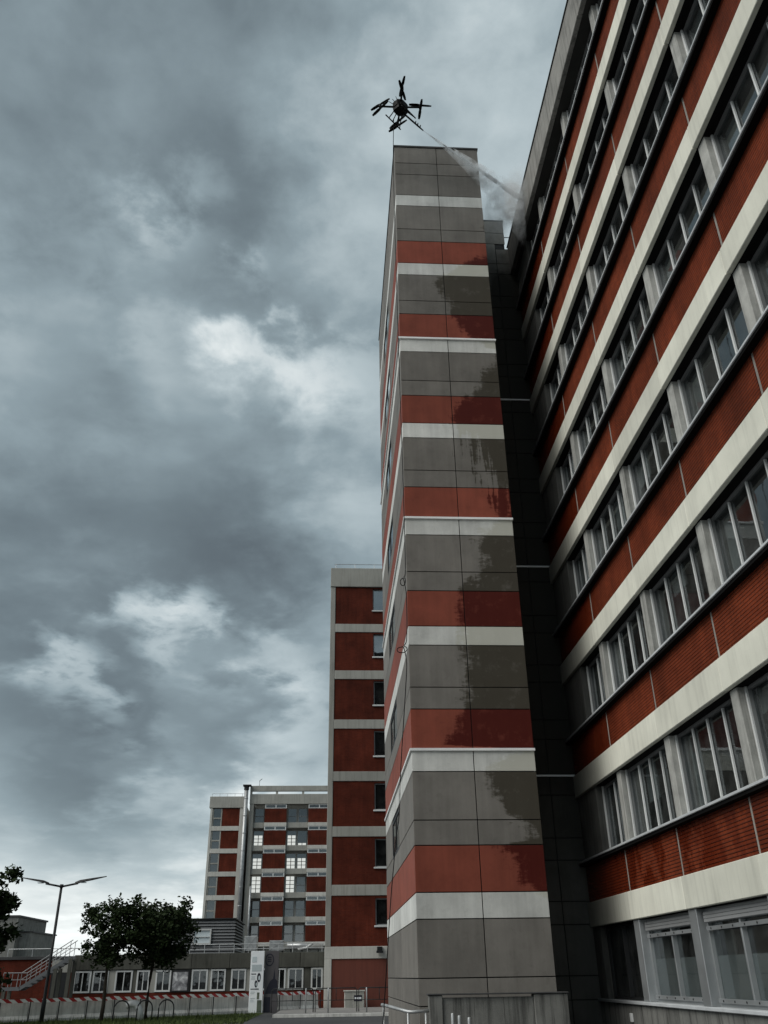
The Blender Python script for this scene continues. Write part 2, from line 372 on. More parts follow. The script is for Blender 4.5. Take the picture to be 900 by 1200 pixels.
class MB:
    def __init__(s): s.v = []; s.f = []
    def add(s, vs, fs):
        b = len(s.v); s.v += [tuple(v) for v in vs]; s.f += [tuple(i+b for i in f) for f in fs]; return s
    def box(s, x0, x1, y0, y1, z0, z1):
        return s.add([(x0, y0, z0), (x1, y0, z0), (x1, y1, z0), (x0, y1, z0), (x0, y0, z1), (x1, y0, z1), (x1, y1, z1), (x0, y1, z1)],
                     [(0, 3, 2, 1), (4, 5, 6, 7), (0, 1, 5, 4), (1, 2, 6, 5), (2, 3, 7, 6), (3, 0, 4, 7)])
    def tube(s, pts, r, n=8):
        pts = [Vector(p) for p in pts]
        rs = r if isinstance(r, (list, tuple)) else [r]*len(pts)
        rings = []
        for i, p in enumerate(pts):
            t = (pts[min(i+1, len(pts)-1)]-pts[max(i-1, 0)]).normalized()
            a = t.cross(Vector((0, 0, 1)))
            if a.length < .05: a = t.cross(Vector((1, 0, 0)))
            a.normalize(); b = t.cross(a)
            rings.append([p+(a*math.cos(2*math.pi*j/n)+b*math.sin(2*math.pi*j/n))*rs[i] for j in range(n)])
        vs = [v for r_ in rings for v in r_]; fs = []
        for i in range(len(pts)-1):
            for j in range(n):
                fs.append((i*n+j, i*n+(j+1) % n, (i+1)*n+(j+1) % n, (i+1)*n+j))
        fs.append(tuple(range(n))[::-1]); fs.append(tuple((len(pts)-1)*n+j for j in range(n)))
        return s.add(vs, fs)
    def bar(s, a, b, w, h=None):
        a = Vector(a); b = Vector(b); t = (b-a).normalized(); h = h or w
        u = t.cross(Vector((0, 0, 1)))
        if u.length < .05: u = Vector((1, 0, 0))
        u.normalize(); v = u.cross(t).normalized(); u *= w/2; v *= h/2
        return s.add([a-u-v, a+u-v, a+u+v, a-u+v, b-u-v, b+u-v, b+u+v, b-u+v], [(0, 3, 2, 1), (4, 5, 6, 7), (0, 1, 5, 4), (1, 2, 6, 5), (2, 3, 7, 6), (3, 0, 4, 7)])
    def mesh(s, mat, smooth=False, origin=(0, 0, 0)):
        o = Vector(origin)
        me = bpy.data.meshes.new('mesh'); me.from_pydata([tuple(Vector(v)-o) for v in s.v], [], s.f); me.materials.append(MATS[mat])
        bm = bmesh.new(); bm.from_mesh(me); bmesh.ops.recalc_face_normals(bm, faces=bm.faces[:]); bm.to_mesh(me); bm.free()
        if smooth:
            for p in me.polygons: p.use_smooth = True
        return me
    def build(s, name, mat, parent=None, smooth=False, origin=None):
        if origin is None:
            n = len(s.v); origin = (sum(v[0] for v in s.v)/n, sum(v[1] for v in s.v)/n, min(v[2] for v in s.v))
        o = bpy.data.objects.new(name, s.mesh(mat, smooth, origin)); o.location = origin
        return link(o, parent, origin)
MC = {}
def cached(name, key, loc, parent, mat, fn, smooth=False):
    """object at loc sharing the mesh built by fn (local coordinates)"""
    if key not in MC:
        mb = MB(); fn(mb); MC[key] = mb.mesh(mat, smooth)
    o = bpy.data.objects.new(name, MC[key]); o.location = loc
    return link(o, parent, loc)

# ---------------------------------------------------------------- the ground
def sheet(name, pts, z, mat, parent=None):
    mb = MB(); n = len(pts); mb.add([(x, y, z) for x, y in pts], [tuple(range(n))])
    o = mb.build(name, mat, parent); o['kind'] = 'structure'; return o
sheet('ground', [(-900, -900), (900, -900), (900, 900), (-900, 900)], 0., 'asphalt')
pv = B('pavement', -2.6, 3.6, 47.2, 56.9, -.2, .10, 'paving'); pv['kind'] = 'structure'
kb = B('kerb', -2.6, 3.6, 47.0, 47.195, -.2, .13, 'barrier_concrete'); kb['kind'] = 'structure'
ln = sheet('lawn', [(-16, 40.5), (-3.6, 43), (-3.4, 53.5), (-16, 45.5)], .012, 'grass')

# ---------------------------------------------------------------- stair tower
TX0, TX1, TY0, TY1, TOP = 2.055, 5.245, 22.37, 33.8, 29.74
G = .012
tower = thing('stair_tower', 'tall narrow stair tower clad in grey, white and red panels with wet stains', 'tower', (3.65, 28., 0))
B('core_wall', TX0+.04, TX1-.04, TY0+.04, TY1-.04, 0, TOP-.05, 'joint', tower, 0)
LV = [3.40+3.385*k for k in range(8)]
rows = [(0., 1.03, 'panel_grey'), (1.03, 1.59, 'panel_grey'), (1.59, 2.82, 'panel_grey'), (2.82, 3.40, 'panel_white')]
for k in range(7):
    l = LV[k]
    rows += [(l, l+1.06, 'panel_red'), (l+1.06, l+1.65, 'panel_grey'), (l+1.65, l+2.83, 'panel_grey'), (l+2.83, l+3.385, 'panel_white')]
l = LV[7]
rows += [(l, l+1.10, 'panel_grey'), (l+1.10, l+1.72, 'panel_grey'), (l+1.72, TOP-.05, 'panel_grey')]
xm = (TX0+TX1)/2
for z0, z1, mt in rows:
    B('cladding_panel', TX0, xm-G, TY0, TY0+.035, z0+G, z1-G, mt, tower, .004)
    B('cladding_panel', xm+G, TX1, TY0, TY0+.035, z0+G, z1-G, mt, tower, .004)
WY0, WY1 = 27.25, 30.3
for z0, z1, mt in rows:
    k = int((z0-3.39)//3.385)
    rel = z0-3.40-3.385*k
    win = 0 <= k < 7 and 1.0 < rel < 2.0
    for y0, y1 in ((TY0+.04, WY0), (WY0, WY1), (WY1, TY1)):
        if win and y0 == WY0: continue
        B('cladding_panel', TX0, TX0+.035, y0+G, y1-G, z0+G, z1-G, mt, tower, .004)
    B('cladding_panel', TX1-.035, TX1, TY0+.04, TY1, z0+G, z1-G, mt, tower, .004)
for k in range(7):
    z0, z1 = LV[k]+1.06, LV[k]+2.83
    a, b = z0+.55, z1-.08
    B('cladding_panel', TX0, TX0+.035, WY0+G, WY1-G, z0+G, a-G, 'panel_grey', tower, .004)
    mb = MB()
    for (p, q_, r_, s_) in ((WY0, WY0+.09, a, b), (WY1-.09, WY1, a, b), (WY0+.09, WY1-.09, a, a+.09), (WY0+.09, WY1-.09, b-.09, b), (WY0+1.48, WY0+1.56, a+.09, b-.09)):
        mb.box(TX0+.005, TX0+.038, p, q_, r_, s_)
    wf = mb.build('window', 'dark_metal', tower)
    B('pane', TX0+.026, TX0+.034, WY0+.09, WY0+1.48, a+.09, b-.09, 'far_glass', wf, 0)
    B('pane', TX0+.026, TX0+.034, WY0+1.56, WY1-.09, a+.09, b-.09, 'far_glass', wf, 0)
for z in (LV[1], LV[3], LV[5]):
    mb = MB(); mb.box(TX0-.05, TX1+.02, TY0-.05, TY0+.02, z-.035, z+.03); mb.box(TX0-.05, TX0+.02, TY0+.02, TY1, z-.035, z+.03)
    mb.build('flashing', 'flashing', tower)
mb = MB(); mb.box(TX0-.03, TX1+.03, TY0-.03, TY1+.03, TOP-.045, TOP+.03); mb.build('coping', 'coping', tower)

# link block in the recess behind the tower
link_b = thing('link_block', 'dark wet panelled link block in the recess between tower and main building', 'building', (6.2, 29., 0))
LY = 25.7
B('core_wall', TX1+.02, 11.2, LY+.04, 34., 0, 27.9, 'joint', link_b, 0)
B('core_wall', TX1+.02, 6.80, LY+.04, 33.5, 27.9, 29.5, 'joint', link_b, 0)
for z0, z1, mt in rows:
    if z0 < 27.5:
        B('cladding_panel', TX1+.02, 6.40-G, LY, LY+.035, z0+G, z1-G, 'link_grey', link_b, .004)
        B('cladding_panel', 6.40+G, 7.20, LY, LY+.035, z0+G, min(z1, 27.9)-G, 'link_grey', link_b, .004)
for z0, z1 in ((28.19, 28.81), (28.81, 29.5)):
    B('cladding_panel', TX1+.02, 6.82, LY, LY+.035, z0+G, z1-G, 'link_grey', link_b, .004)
for z in (LV[1], LV[3], LV[5]):
    B('flashing', TX1+.02, 7.16, LY-.04, LY+.02, z-.03, z+.02, 'flashing', link_b, 0)
B('coping', TX1, 6.85, LY-.02, 33.5, 29.5, 29.55, 'coping', link_b)
mb = MB()
for i in range(8): mb.tube([(6.86, LY+.4+i*.9, 27.9), (6.86, LY+.4+i*.9, 29.0)], .02, 6)
for i in range(9): mb.tube([(6.88+i*.25, LY+.4, 27.9), (6.88+i*.25, LY+.4, 29.0)], .014, 6)
for z in (28.3, 29.0): mb.tube([(6.86, LY+.4, z), (9.2, LY+.4, z)], .02, 6)
mb.build('roof_railing', 'galvanised', link_b)

# ---------------------------------------------------------------- main block on the right
main = thing('hospital_block', 'long hospital block with brick spandrels, pale concrete bands and rows of recessed windows', 'building', (12, 11, 0))
YP = [22.03-3.52*k for k in range(8)]           # far edge of each pillar
YEND = YP[-1]-.3
SV = 3.394
XB, XS, XBR, XP, XW = 7.10, 7.00, 7.17, 7.22, 7.40
segs = [(22.03, LY)] + [(YP[k+1], YP[k]) for k in range(7)]
def brickpanel(L):
    def fn(mb):
        n = 14; h = .955/n
        for i in range(n):
            mb.box(-.011, .05, -L/2, L/2, i*h+.0055, (i+1)*h-.0055)
    return fn
def winframe(L, h, t=.07):
    def fn(mb):
        mb.box(0, .09, -L/2, -L/2+t, 0, h); mb.box(0, .09, L/2-t, L/2, 0, h)
        mb.box(0, .09, -L/2+t, L/2-t, 0, t); mb.box(0, .09, -L/2+t, L/2-t, h-t, h)
    return fn
def bays():
    yield (22.03, 23.85, 2)
    for k in range(7): yield (YP[k+1], YP[k]-.3, 4)
for r in range(7):
    zb = 2.74+SV*r; zt = zb+.61; zs = 4.39+SV*r; zh = zb+SV if r < 6 else 26.50
    for i, (a, b) in enumerate(segs):
        L = b-a
        B('concrete_band', XB, XB+.13, a+.006, b-.006, zb, zt, 'band_concrete', main, .012)
        B('soffit_shade_box', XB+.132, XW+.02, a, b, zb+.03, zb+.3, 'dark_metal', main, 0)  # dark box behind the band, puts soffit shade into the colour
        B('soffit_shade_strip', XB+.10, XB+.36, a, b, zb-.012, zb+.028, 'shade_black', main, 0)  # near-black strip carrying the shade beneath the band
        bl = L-.09
        cached('brick_panel', ('brick', round(bl, 3)), (XBR, (a+b)/2-.02, zt+.002), main, 'brick', brickpanel(bl))
        if i: B('joint_strip', XBR-.013, XBR+.06, b-.062, b-.002, zt, zt+.925, 'joint_concrete', main, .003)
    B('brick_backing', XBR+.02, XBR+.22, YEND, LY, zt+.001, zt+.96, 'brick_mortar', main, 0)
    B('window_sill', XS-.03, XW+.06, YEND, LY-.02, zs-.052, zs, 'sill_metal', main, .008)
    B('sill_shade_strip', XS+.005, XBR+.03, YEND, LY-.02, zs-.115, zs-.054, 'shade_black', main, 0)  # black strip added for the shade below the sill
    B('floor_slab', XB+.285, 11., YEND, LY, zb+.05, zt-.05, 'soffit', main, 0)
    for k in range(8):
        B('pillar', XP, XP+.34, YP[k]-.3, YP[k], zs+.001, zh-.001, 'pillar_concrete', main, .012)
    B('corner_pier', XP-.04, XP+.5, 23.85, LY-.004, zs+.001, zh-.001, 'dark_concrete', main, .012)
    for y0, y1, np_ in bays():
        L = y1-y0; h = zh-zs
        wf = cached('window', ('wf', round(L, 3), round(h, 3)), (XW, (y0+y1)/2, zs+.001), main, 'dark_frame', winframe(L-.004, h-.002))
        gw = (L-.14)/np_
        for j in range(np_):
            ya = y0+.07+gw*j
            B('pane', XW+.055, XW+.063, ya+.002, ya+gw-.002, zs+.072, zh-.072, 'glass', wf, 0)
            if j: B('mullion', XW+.0, XW+.052, ya-.02, ya+.02, zs+.072, zh-.072, 'white_frame', wf, .008)
        B('jamb', XW-.05, XW-.003, y1-.06, y1-.005, zs+.002, zh-.003, 'white_frame', wf, .006)
        rr = random.random()
        if rr < .50:
            hh = random.uniform(.25, .8)*h
            j = random.randrange(np_)
            B('blind', XW+.16, XW+.18, y0+.07+gw*j, y0+.07+gw*(j+1), zh-hh, zh-.05, 'blind', wf, 0)
        if rr > .55:
            cw = random.uniform(.25, .5)
            B('curtain', XW+.2, XW+.26, y1-.1-cw, y1-.1, zs+.1, zh-.05, 'blind', wf, .02)
    for k in range(8): B('partition', XP+.36, 11., YP[k]-.2, YP[k]-.1, zs-1., zh+.1, 'interior_pale' if k % 2 else 'interior', main, 0)
    B('window_board', XW+.10, XW+.16, YEND, 23.85, zs-1.0, zs-.02, 'interior', main, 0)
B('inner_wall', 11., 20., YEND, 34., 0, 27.8, 'interior', main, 0)
B('end_wall', XB+.3, 11., YEND-.3, YEND, 0, 27.8, 'dark_concrete', main)
# roof edge
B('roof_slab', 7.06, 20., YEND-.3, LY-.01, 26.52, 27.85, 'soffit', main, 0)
for i, (a, b) in enumerate(segs):
    B('fascia_panel', 6.90, 7.055, a+.006, b-.006 if i else b-.02, 26.50, 27.94, 'fascia_concrete', main, .015)
B('roof_coping', 6.86, 7.2, YEND, LY-.02, 27.945, 27.985, 'coping', main)
# ground floor
zg0, zg1 = 1.06, 2.735
B('base_wall', XP-.06, XP+.3, YEND, LY-.004, 0, zg0-.07, 'stained_concrete', main)
B('window_sill', XS+.08, XW+.06, YEND, LY-.02, zg0-.066, zg0, 'sill_metal', main, .01)
for k in range(8):
    B('pillar_cover', XP-.06, XP+.34, YP[k]-.34, YP[k]+.06, zg0+.001, zg1-.001, 'alu', main, .01)
B('corner_pier', XP-.04, XP+.5, 25.0, LY-.004, zg0, zg1, 'dark_concrete', main)
gb = [(22.09, 25.0)] + [(YP[k+1]+.06, YP[k]-.34) for k in range(7)]
for i, (y0, y1) in enumerate(gb):
    L = y1-y0; h = zg1-zg0
    mt = 'dark_metal' if i == 0 else 'alu'
    wf = cached('window', ('gf', round(L, 3), mt), (XW-.06, (y0+y1)/2, zg0+.001), main, mt, winframe(L-.004, h-.002, .06))
    g2 = (L-.12)/2
    for j in range(2):
        ya = y0+.06+g2*j
        B('pane', XW+.005, XW+.013, ya+.002, ya+g2-.002, zg0+.062, zg1-.062, 'dark_glass' if i == 0 else 'glass', wf, 0)
    B('mullion', XW-.09, XW+.02, y0+.06+g2-.03, y0+.06+g2+.03, zg0+.062, zg1-.062, mt, wf, .006)
    if i:
        B('shutter_box', XW-.12, XW+.0, y0+.061, y1-.061, zg1-.26, zg1-.064, 'alu', wf, .01)
        for q_ in range(3): B('shutter_slat', XW-.135, XW-.122, y0+.065, y1-.065, zg1-.25+q_*.062, zg1-.195+q_*.062, 'grey_frame', wf, .004)
        for zz in (zg1-.40, zg0+.064):
            rb = B('security_rail', XW-.115, XW-.092, y0+.064, y1-.064, zz, zz+.075, 'alu', wf, .005)
        mb = MB()
        for q_ in range(6):
            yy = y0+.3+q_*(L-.6)/5
            for zz in (zg1-.362, zg0+.10): mb.tube([(XW-.125, yy, zz), (XW-.11, yy, zz)], .018, 8)
        mb.build('bolts', 'dark_metal', wf)
        B('curtain', XW+.2, XW+.26, y1-.5, y1-.1, zg0+.05, zg1-.1, 'interior_pale', wf, .02)
        B('frosted_film', XW+.02, XW+.024, y0+.07, y1-.07, zg0+.07, zg0+.85, 'blind', wf, 0)
B('floor_slab', XP+.31, 11., YEND, LY, 0, .12, 'interior', main, 0)
B('meter_box', XP-.10, XP-.055, 23.05, 23.2, .62, .80, 'white_frame', main)

# low concrete wall at the tower's foot
bw = thing('concrete_parapet', 'low weathered concrete parapet at the foot of the stair tower', 'wall', (3.6, 21.4, 0))
B('end_post', 2.17, 2.46, 21.2, 21.5, 0, 1.27, 'stained_concrete', bw, .012)
for a, b in ((2.465, 3.15), (3.155, 3.80), (3.805, 4.45)): B('infill_panel', a, b, 21.26, 21.40, 0, 1.22, 'stained_concrete', bw, .006)
B('end_post', 4.455, 5.20, 21.2, 21.5, 0, 1.27, 'stained_concrete', bw, .012)
B('capping', 2.14, 5.22, 21.17, 21.53, 1.272, 1.30, 'coping', bw, .008)
hr = thing('handrail', 'bent steel handrail pipe running beside the stair tower foot', 'handrail', (1.7, 21.4, 0))
mb = MB(); mb.tube([(1.22, 22.4, 1.08), (1.30, 22.0, 1.07), (1.72, 21.36, .97), (1.80, 21.32, .965), (2.17, 21.32, .985)], .035, 10); mb.build('rail', 'galvanised', hr, True)
for x, y, z in ((1.25, 22.3, 1.05), (1.72, 21.36, .95), (2.1, 21.32, .95)):
    mb = MB(); mb.tube([(x, y, 0), (x, y, z)], .024, 8); mb.build('post', 'galvanised', hr, True)
for i, (x, y, z) in enumerate(((2.60, 20.7, .95), (2.66, 20.1, .93), (2.76, 19.4, .92))):
    mb = MB(); mb.tube([(x, y, 0), (x, y, z-.02), (x, y, z)], [.036, .036, .028], 10)
    tag(mb.build('pipe_post', 'galvanised', None, True), 'short grey steel pipe post standing before the concrete parapet', 'post', 'pipe posts before the parapet')

# ---------------------------------------------------------------- brick wing behind the tower
BY = 57.3
wing = thing('brick_wing', 'brick hospital wing with concrete bands and a red rendered base beside the tower', 'building', (6, 64, 0))
B('core_wall', .12, 14., BY+.3, 78., 0, 27.4, 'brick_mortar', wing, 0)
B('corner_column', -.24, .10, BY-.02, BY+.5, 3.24, 26.4, 'far_concrete', wing, .02)
B('side_wall', -.22, .11, BY+.505, 78., 0, 27.4, 'far_concrete', wing, .02)
zb = [(26.4, 27.88)] + [(22.97-3.394*k, 23.58-3.394*k) for k in range(6)] + [(2.58, 3.23)]
B('parapet', -.26, 14., BY-.08, BY+.3, 26.41, 27.88, 'far_concrete', wing, .02)
for k in range(6):
    B('concrete_band', .105, 14., BY-.02, BY+.29, zb[k+1][0], zb[k+1][1], 'far_concrete', wing, .015)
B('base_band', -.26, 14., BY-.06, BY+.29, 2.58, 3.23, 'pale_concrete', wing, .015)
B('base_pillar', -.26, .16, BY-.06, BY+.29, 0, 2.575, 'pale_concrete', wing, .015)
B('base_panel', .165, 14., BY, BY+.29, 0, 2.575, 'red_render', wing, .01)
for k in range(7):
    z1 = zb[k][0] if k else 26.4
    z0 = zb[k+1][1] if k < 6 else 3.235
    ws = z1-1.78; wt_ = z1-.12
    if k == 6: ws, wt_ = 4.35, 5.85
    for (wx0, wx1) in ((2.78, 4.3), (6.3, 7.8)):
        f = MB(); y0, y1 = BY+.16, BY+.24
        f.box(wx0, wx0+.07, y0, y1, ws, wt_); f.box(wx1-.07, wx1, y0, y1, ws, wt_); f.box(wx0+.07, wx1-.07, y0, y1, ws, ws+.07); f.box(wx0+.07, wx1-.07, y0, y1, wt_-.07, wt_); f.box((wx0+wx1)/2-.03, (wx0+wx1)/2+.03, y0, y1, ws+.07, wt_-.07)
        wf = f.build('window', 'grey_frame', wing)
        B('pane', wx0+.07, wx1-.07, BY+.205, BY+.215, ws+.07, wt_-.07, 'mirror_glass' if k < 2 else 'far_glass', wf, 0)
        if k in (0, 1): B('blind', wx0+.07, wx1-.07, BY+.225, BY+.24, ws+.07, wt_-.3, 'blind', wf, 0)
        B('window_sill', wx0-.08, wx1+.08, BY-.07, BY+.16, ws-.10, ws-.002, 'white_frame', wf, .01)
    mb = MB()
    xs = [.106, 2.78, 4.3, 6.3, 7.8, 14.]
    for i in range(5):
        if i in (1, 3):
            mb.box(xs[i], xs[i+1], BY+.03, BY+.29, z0, ws-.1); mb.box(xs[i], xs[i+1], BY+.03, BY+.29, wt_, z1)
        else: mb.box(xs[i], xs[i+1], BY+.03, BY+.29, z0, z1)
    mb.build('brick_panel', 'brick_far', wing)
mb = MB(); mb.tube([(0, BY+.1, 28.25), (12, BY+.1, 28.25)], .02, 6)
for i in range(9): mb.tube([(.1+i*1.4, BY+.1, 27.88), (.1+i*1.4, BY+.1, 28.25)], .02, 6)
mb.build('roof_railing', 'galvanised', wing)
mb = MB(); mb.box(2.85, 3.15, BY-.32, BY-.061, 3.0, 3.2); mb.box(2.8, 3.2, BY-.42, BY-.18, 2.86, 2.99); mb.build('floodlight', 'dark_metal', wing)
cab = thing('electric_cabinet', 'pale grey electric cabinet with a dark notice against the red base', 'cabinet', (1.5, 56.5, 0))
B('body', .92, 2.05, 56.3, 56.75, .0, .90, 'pale_concrete', cab, .01); B('lid', .87, 2.10, 56.24, 56.8, .905, .97, 'pale_concrete', cab, .01)
B('door', .97, 1.38, 56.285, 56.299, .08, .85, 'far_concrete', cab, .004); B('door', 1.42, 2.0, 56.285, 56.299, .08, .85, 'far_concrete', cab, .004)
B('notice', 1.46, 1.92, 56.277, 56.284, .42, .72, 'sign_ink', cab, 0); B('notice', 1.50, 1.88, 56.270, 56.276, .53, .62, 'sign_white', cab, 0)

# ---------------------------------------------------------------- far blocks
FY = 144.
fb = thing('far_brick_block', 'distant hospital block with brick bays, loggias and bright windows', 'building', (-6, 152, 0))
B('core_wall', -12.9, 6., FY+1.6, 165., 0, 27.6, 'far_concrete', fb, 0)
B('parapet', -13., 6., FY-.1, FY+1., 26.1, 27.65, 'far_concrete', fb, .03)
B('roof_beam', -13., 6., FY-.1, FY+.5, 28.1, 28.94, 'far_concrete', fb, .03)
for x in (-13., -8.9, -4.7, -.6, 3.5): B('roof_post', x, x+.35, FY, FY+.4, 27.655, 28.095, 'far_concrete', fb, 0)
B('corner_column', -12.95, -12.3, FY-.05, FY+1.58, 0, 26.09, 'far_concrete', fb, .02)
FZ = [23.3-3.394*k for k in range(6)]             # tops of the concrete bands
for k, zt in enumerate(FZ):
    top = 26.05 if k == 0 else FZ[k-1]-.55
    for (x0, x1) in ((-10.5, -7.05), (-3.6, -.1)):
        B('brick_panel', x0, x1, FY, FY+.4, zt+.002, top-.62, 'brick_far', fb, 0)
        B('concrete_band', x0-.03, x1+.03, FY-.05, FY+1.55, zt-.55, zt, 'pale_concrete', fb, .02)
        mb = MB(); mb.box(x0, x1, FY+.0, FY+.3, top-.6, top-.5); mb.box(x0, x1, FY+.0, FY+.3, top-.10, top-.01)
        for xx in (x0, (x0+x1)/2-.08, x1-.16): mb.box(xx, xx+.16, FY+.0, FY+.3, top-.5, top-.10)
        wf = mb.build('strip_window', 'white_frame', fb)
        B('pane', x0+.1, x1-.1, FY+.2, FY+.22, top-.5, top-.10, 'far_glass', wf, 0)
    for (x0, x1) in ((-12.28, -10.55), (-7.0, -3.65)):
        B('balcony_front', x0, x1, FY+.3, FY+.5, zt-.75, zt+.05, 'far_concrete', fb, .02)
        B('balcony_slab', x0, x1, FY+.5, FY+1.58, zt-.75, zt-.5, 'far_concrete', fb, 0)
        nW = 1 if x0 < -10 else 2
        for j in range(nW):
            w0 = x0+.1+(x1-x0)/nW*j; w1 = x0+(x1-x0)/nW*(j+1)-.15
            sky_glow = {(0, 0): 0, (1, 0): 1, (2, 0): 1, (3, 0): 2, (1, 1): 1, (2, 1): 1, (2, 2): 1, (3, 1): 2, (1, 2): 3}.get((k, j if nW == 1 else j+1), 0)
            zb0, zb1 = zt+.1, zt+2.3
            B('window_pane', w0, w1, FY+1.56, FY+1.59, zb0, zb1, 'far_glass', fb, 0)
            if sky_glow:
                la, lb = {1: (zt+.15, zt+1.65), 2: (zt+.1, zt+2.4), 3: (zt+.1, zt+.5)}[sky_glow]
                pn = B('sky_glow_window', w0+.1, w1-.1, FY+1.50, FY+1.55, la, lb, 'sky_glow_pane', fb, 0)  # glowing sheet for sky brightness in the glass
                mb = MB(); mb.box((w0+w1)/2-.05, (w0+w1)/2+.05, FY+1.44, FY+1.49, la, lb)
                nn = max(1, int((lb-la)/.5))
                for q_ in range(1, nn): mb.box(w0+.1, w1-.1, FY+1.445, FY+1.485, la+(lb-la)*q_/nn-.04, la+(lb-la)*q_/nn+.04)
                mb.build('glazing_bars', 'dark_metal', pn)
            else:
                mb = MB(); mb.box(w0, w0+.1, FY+1.48, FY+1.55, zb0, zb1); mb.box(w1-.1, w1, FY+1.48, FY+1.55, zb0, zb1); mb.box(w0+.1, w1-.1, FY+1.48, FY+1.55, zb0+1., zb0+1.1)
                mb.build('window_frame', 'grey_frame', fb)
mb = MB(); mb.tube([(-13.55, FY-.6, 5), (-13.55, FY-.6, 28.2)], .32, 14)
for i in range(9): mb.tube([(-13.55, FY-.6, 6+i*2.6), (-13.55, FY-.6, 6.12+i*2.6)], .35, 14)
fl = mb.build('flue', 'galvanised', fb, True)
mb = MB(); mb.tube([(-13.55, FY-.6, 28.2), (-13.55, FY-.6, 28.75)], .4, 14); mb.box(-14.1, -12.8, FY-1.1, FY-.1, 28.75, 28.95); mb.build('flue_cap', 'dark_metal', fl)
mb = MB(); mb.tube([(-12.1, FY-.4, 5), (-12.1, FY-.4, 14.)], .16, 8); mb.build('pipe', 'galvanised', fb, True)
mb = MB(); mb.tube([(-11.6, FY+.3, 28.94), (-11.6, FY+.3, 29.8), (-11.2, FY+.3, 30.1)], .05, 6); mb.build('aerial', 'dark_metal', fb)
fl2 = thing('far_corner_block', 'distant corner block with brick panels and one column of tall windows', 'building', (-16.5, 150, 0))
B('core_wall', -19.1, -14., FY+.6, 165., 0, 26.9, 'far_concrete', fl2, 0)
B('parapet', -19.3, -13.85, FY-.1, FY+.9, 25.55, 27.3, 'far_concrete', fl2, .03)
B('corner_column', -19.1, -18.75, FY, FY+.6, 0, 25.54, 'pale_concrete', fl2, .02)
B('corner_column', -14.45, -13.9, FY, FY+.6, 0, 25.54, 'pale_concrete', fl2, .02)
for k in range(7):
    z1 = 25.45-3.33*k; z0 = z1-2.65
    B('brick_panel', -17.2, -14.46, FY+.1, FY+.6, z0, z1, 'brick_far', fl2, 0)
    B('concrete_band', -18.74, -14.46, FY, FY+.6, z0-.68, z0-.004, 'pale_concrete', fl2, .02)
    mb = MB(); mb.box(-18.7, -18.55, FY+.1, FY+.3, z0, z1); mb.box(-17.4, -17.22, FY+.1, FY+.3, z0, z1); mb.box(-18.55, -17.4, FY+.1, FY+.3, z0+1.1, z0+1.3)
    wf = mb.build('window', 'far_concrete', fl2)
    B('pane', -18.55, -17.4, FY+.32, FY+.34, z0, z1, 'far_glass', wf, 0)
mb = MB()
for z in (27.75,): mb.tube([(-19., FY+.1, z), (-14., FY+.1, z)], .03, 6)
for i in range(5): mb.tube([(-19.+i*1.2, FY+.1, 27.3), (-19.+i*1.2, FY+.1, 27.75)], .03, 6)
mb.build('roof_railing', 'galvanised', fl2)
fg = thing('far_grey_house', 'distant stepped grey building behind the tree at the roadside', 'building', (-52, 155, 0))
B('tall_wall', -62, -48, 150, 165, 0, 10.5, 'dark_concrete', fg); B('low_wall', -47.99, -46.2, 152, 165, 0, 8.4, 'dark_concrete', fg)
B('roof_edge', -62.2, -47.8, 149.8, 165.2, 10.5, 10.75, 'coping', fg); B('roof_edge', -47.99, -46., 151.8, 165.2, 8.4, 8.6, 'coping', fg)

# ---------------------------------------------------------------- low range in front of them
RY = 58.5
low = thing('low_range', 'single-storey concrete range with pairs of white-framed windows and roof plant', 'building', (-7.6, 63, 0))
B('core_wall', -15.0, -.27, RY+.35, 72., 0, 2.9, 'interior', low, 0)
jx = [-15.05, -12.75, -10.4, -8.15, -5.9, -3.1, -1.7, -.27]
for a, b in zip(jx[:-1], jx[1:]): B('parapet_panel', a+.01, b-.01, RY-.1, RY+.3, 2.2, 3.0, 'grimy_concrete', low, .01)
B('roof_slab', -15.05, -.27, RY+.305, 72., 2.905, 2.99, 'asphalt', low, 0)
B('brick_plinth', -15.05, -.27, RY, RY+.3, 0, .98, 'brick_far', low, 0)
wpx = [(-14.95, -13.95), (-13.85, -12.95), (-12.55, -11.55), (-11.3, -10.55), (-10.2, -9.3), (-8.10, -7.15), (-6.98, -6.1), (-5.78, -4.9), (-4.3, -3.5), (-3.3, -2.55), (-2.42, -1.5), (-1.05, -.35)]
prev = -15.05
for i, (a, b) in enumerate(wpx):
    if a-prev > .02: B('wall_pier', prev+.002, a-.002, RY, RY+.3, .985, 2.195, 'grimy_concrete' if i % 2 else 'far_concrete', low, .008)
    prev = b
    mb = MB(); z0, z1 = 1.02, 2.16
    mb.box(a, a+.09, RY-.04, RY+.1, z0, z1); mb.box(b-.09, b, RY-.04, RY+.1, z0, z1); mb.box(a+.09, b-.09, RY-.04, RY+.1, z0, z0+.09); mb.box(a+.09, b-.09, RY-.04, RY+.1, z1-.09, z1); mb.box((a+b)/2-.025, (a+b)/2+.025, RY-.02, RY+.08, z0+.09, z1-.09)
    wf = mb.build('window', 'white_frame', low)
    B('pane', a+.09, b-.09, RY+.03, RY+.04, z0+.09, z1-.09, 'dark_glass', wf, 0)
B('wall_pier', prev+.002, -.27, RY, RY+.3, .985, 2.195, 'far_concrete', low, .008)
ps = tag(B('poster_board', -9.28, -8.17, RY-.09, RY-.03, 1.0, 2.15, 'dark_metal'), 'black framed cloudy grey picture board on the low range wall', 'poster')
B('picture', -9.18, -8.30, RY-.10, RY-.092, 1.08, 2.04, 'poster', ps, 0)
mb = MB()
for z in (3.22, 3.47): mb.tube([(-10.2, RY, z), (-.3, RY, z)], .022, 6)
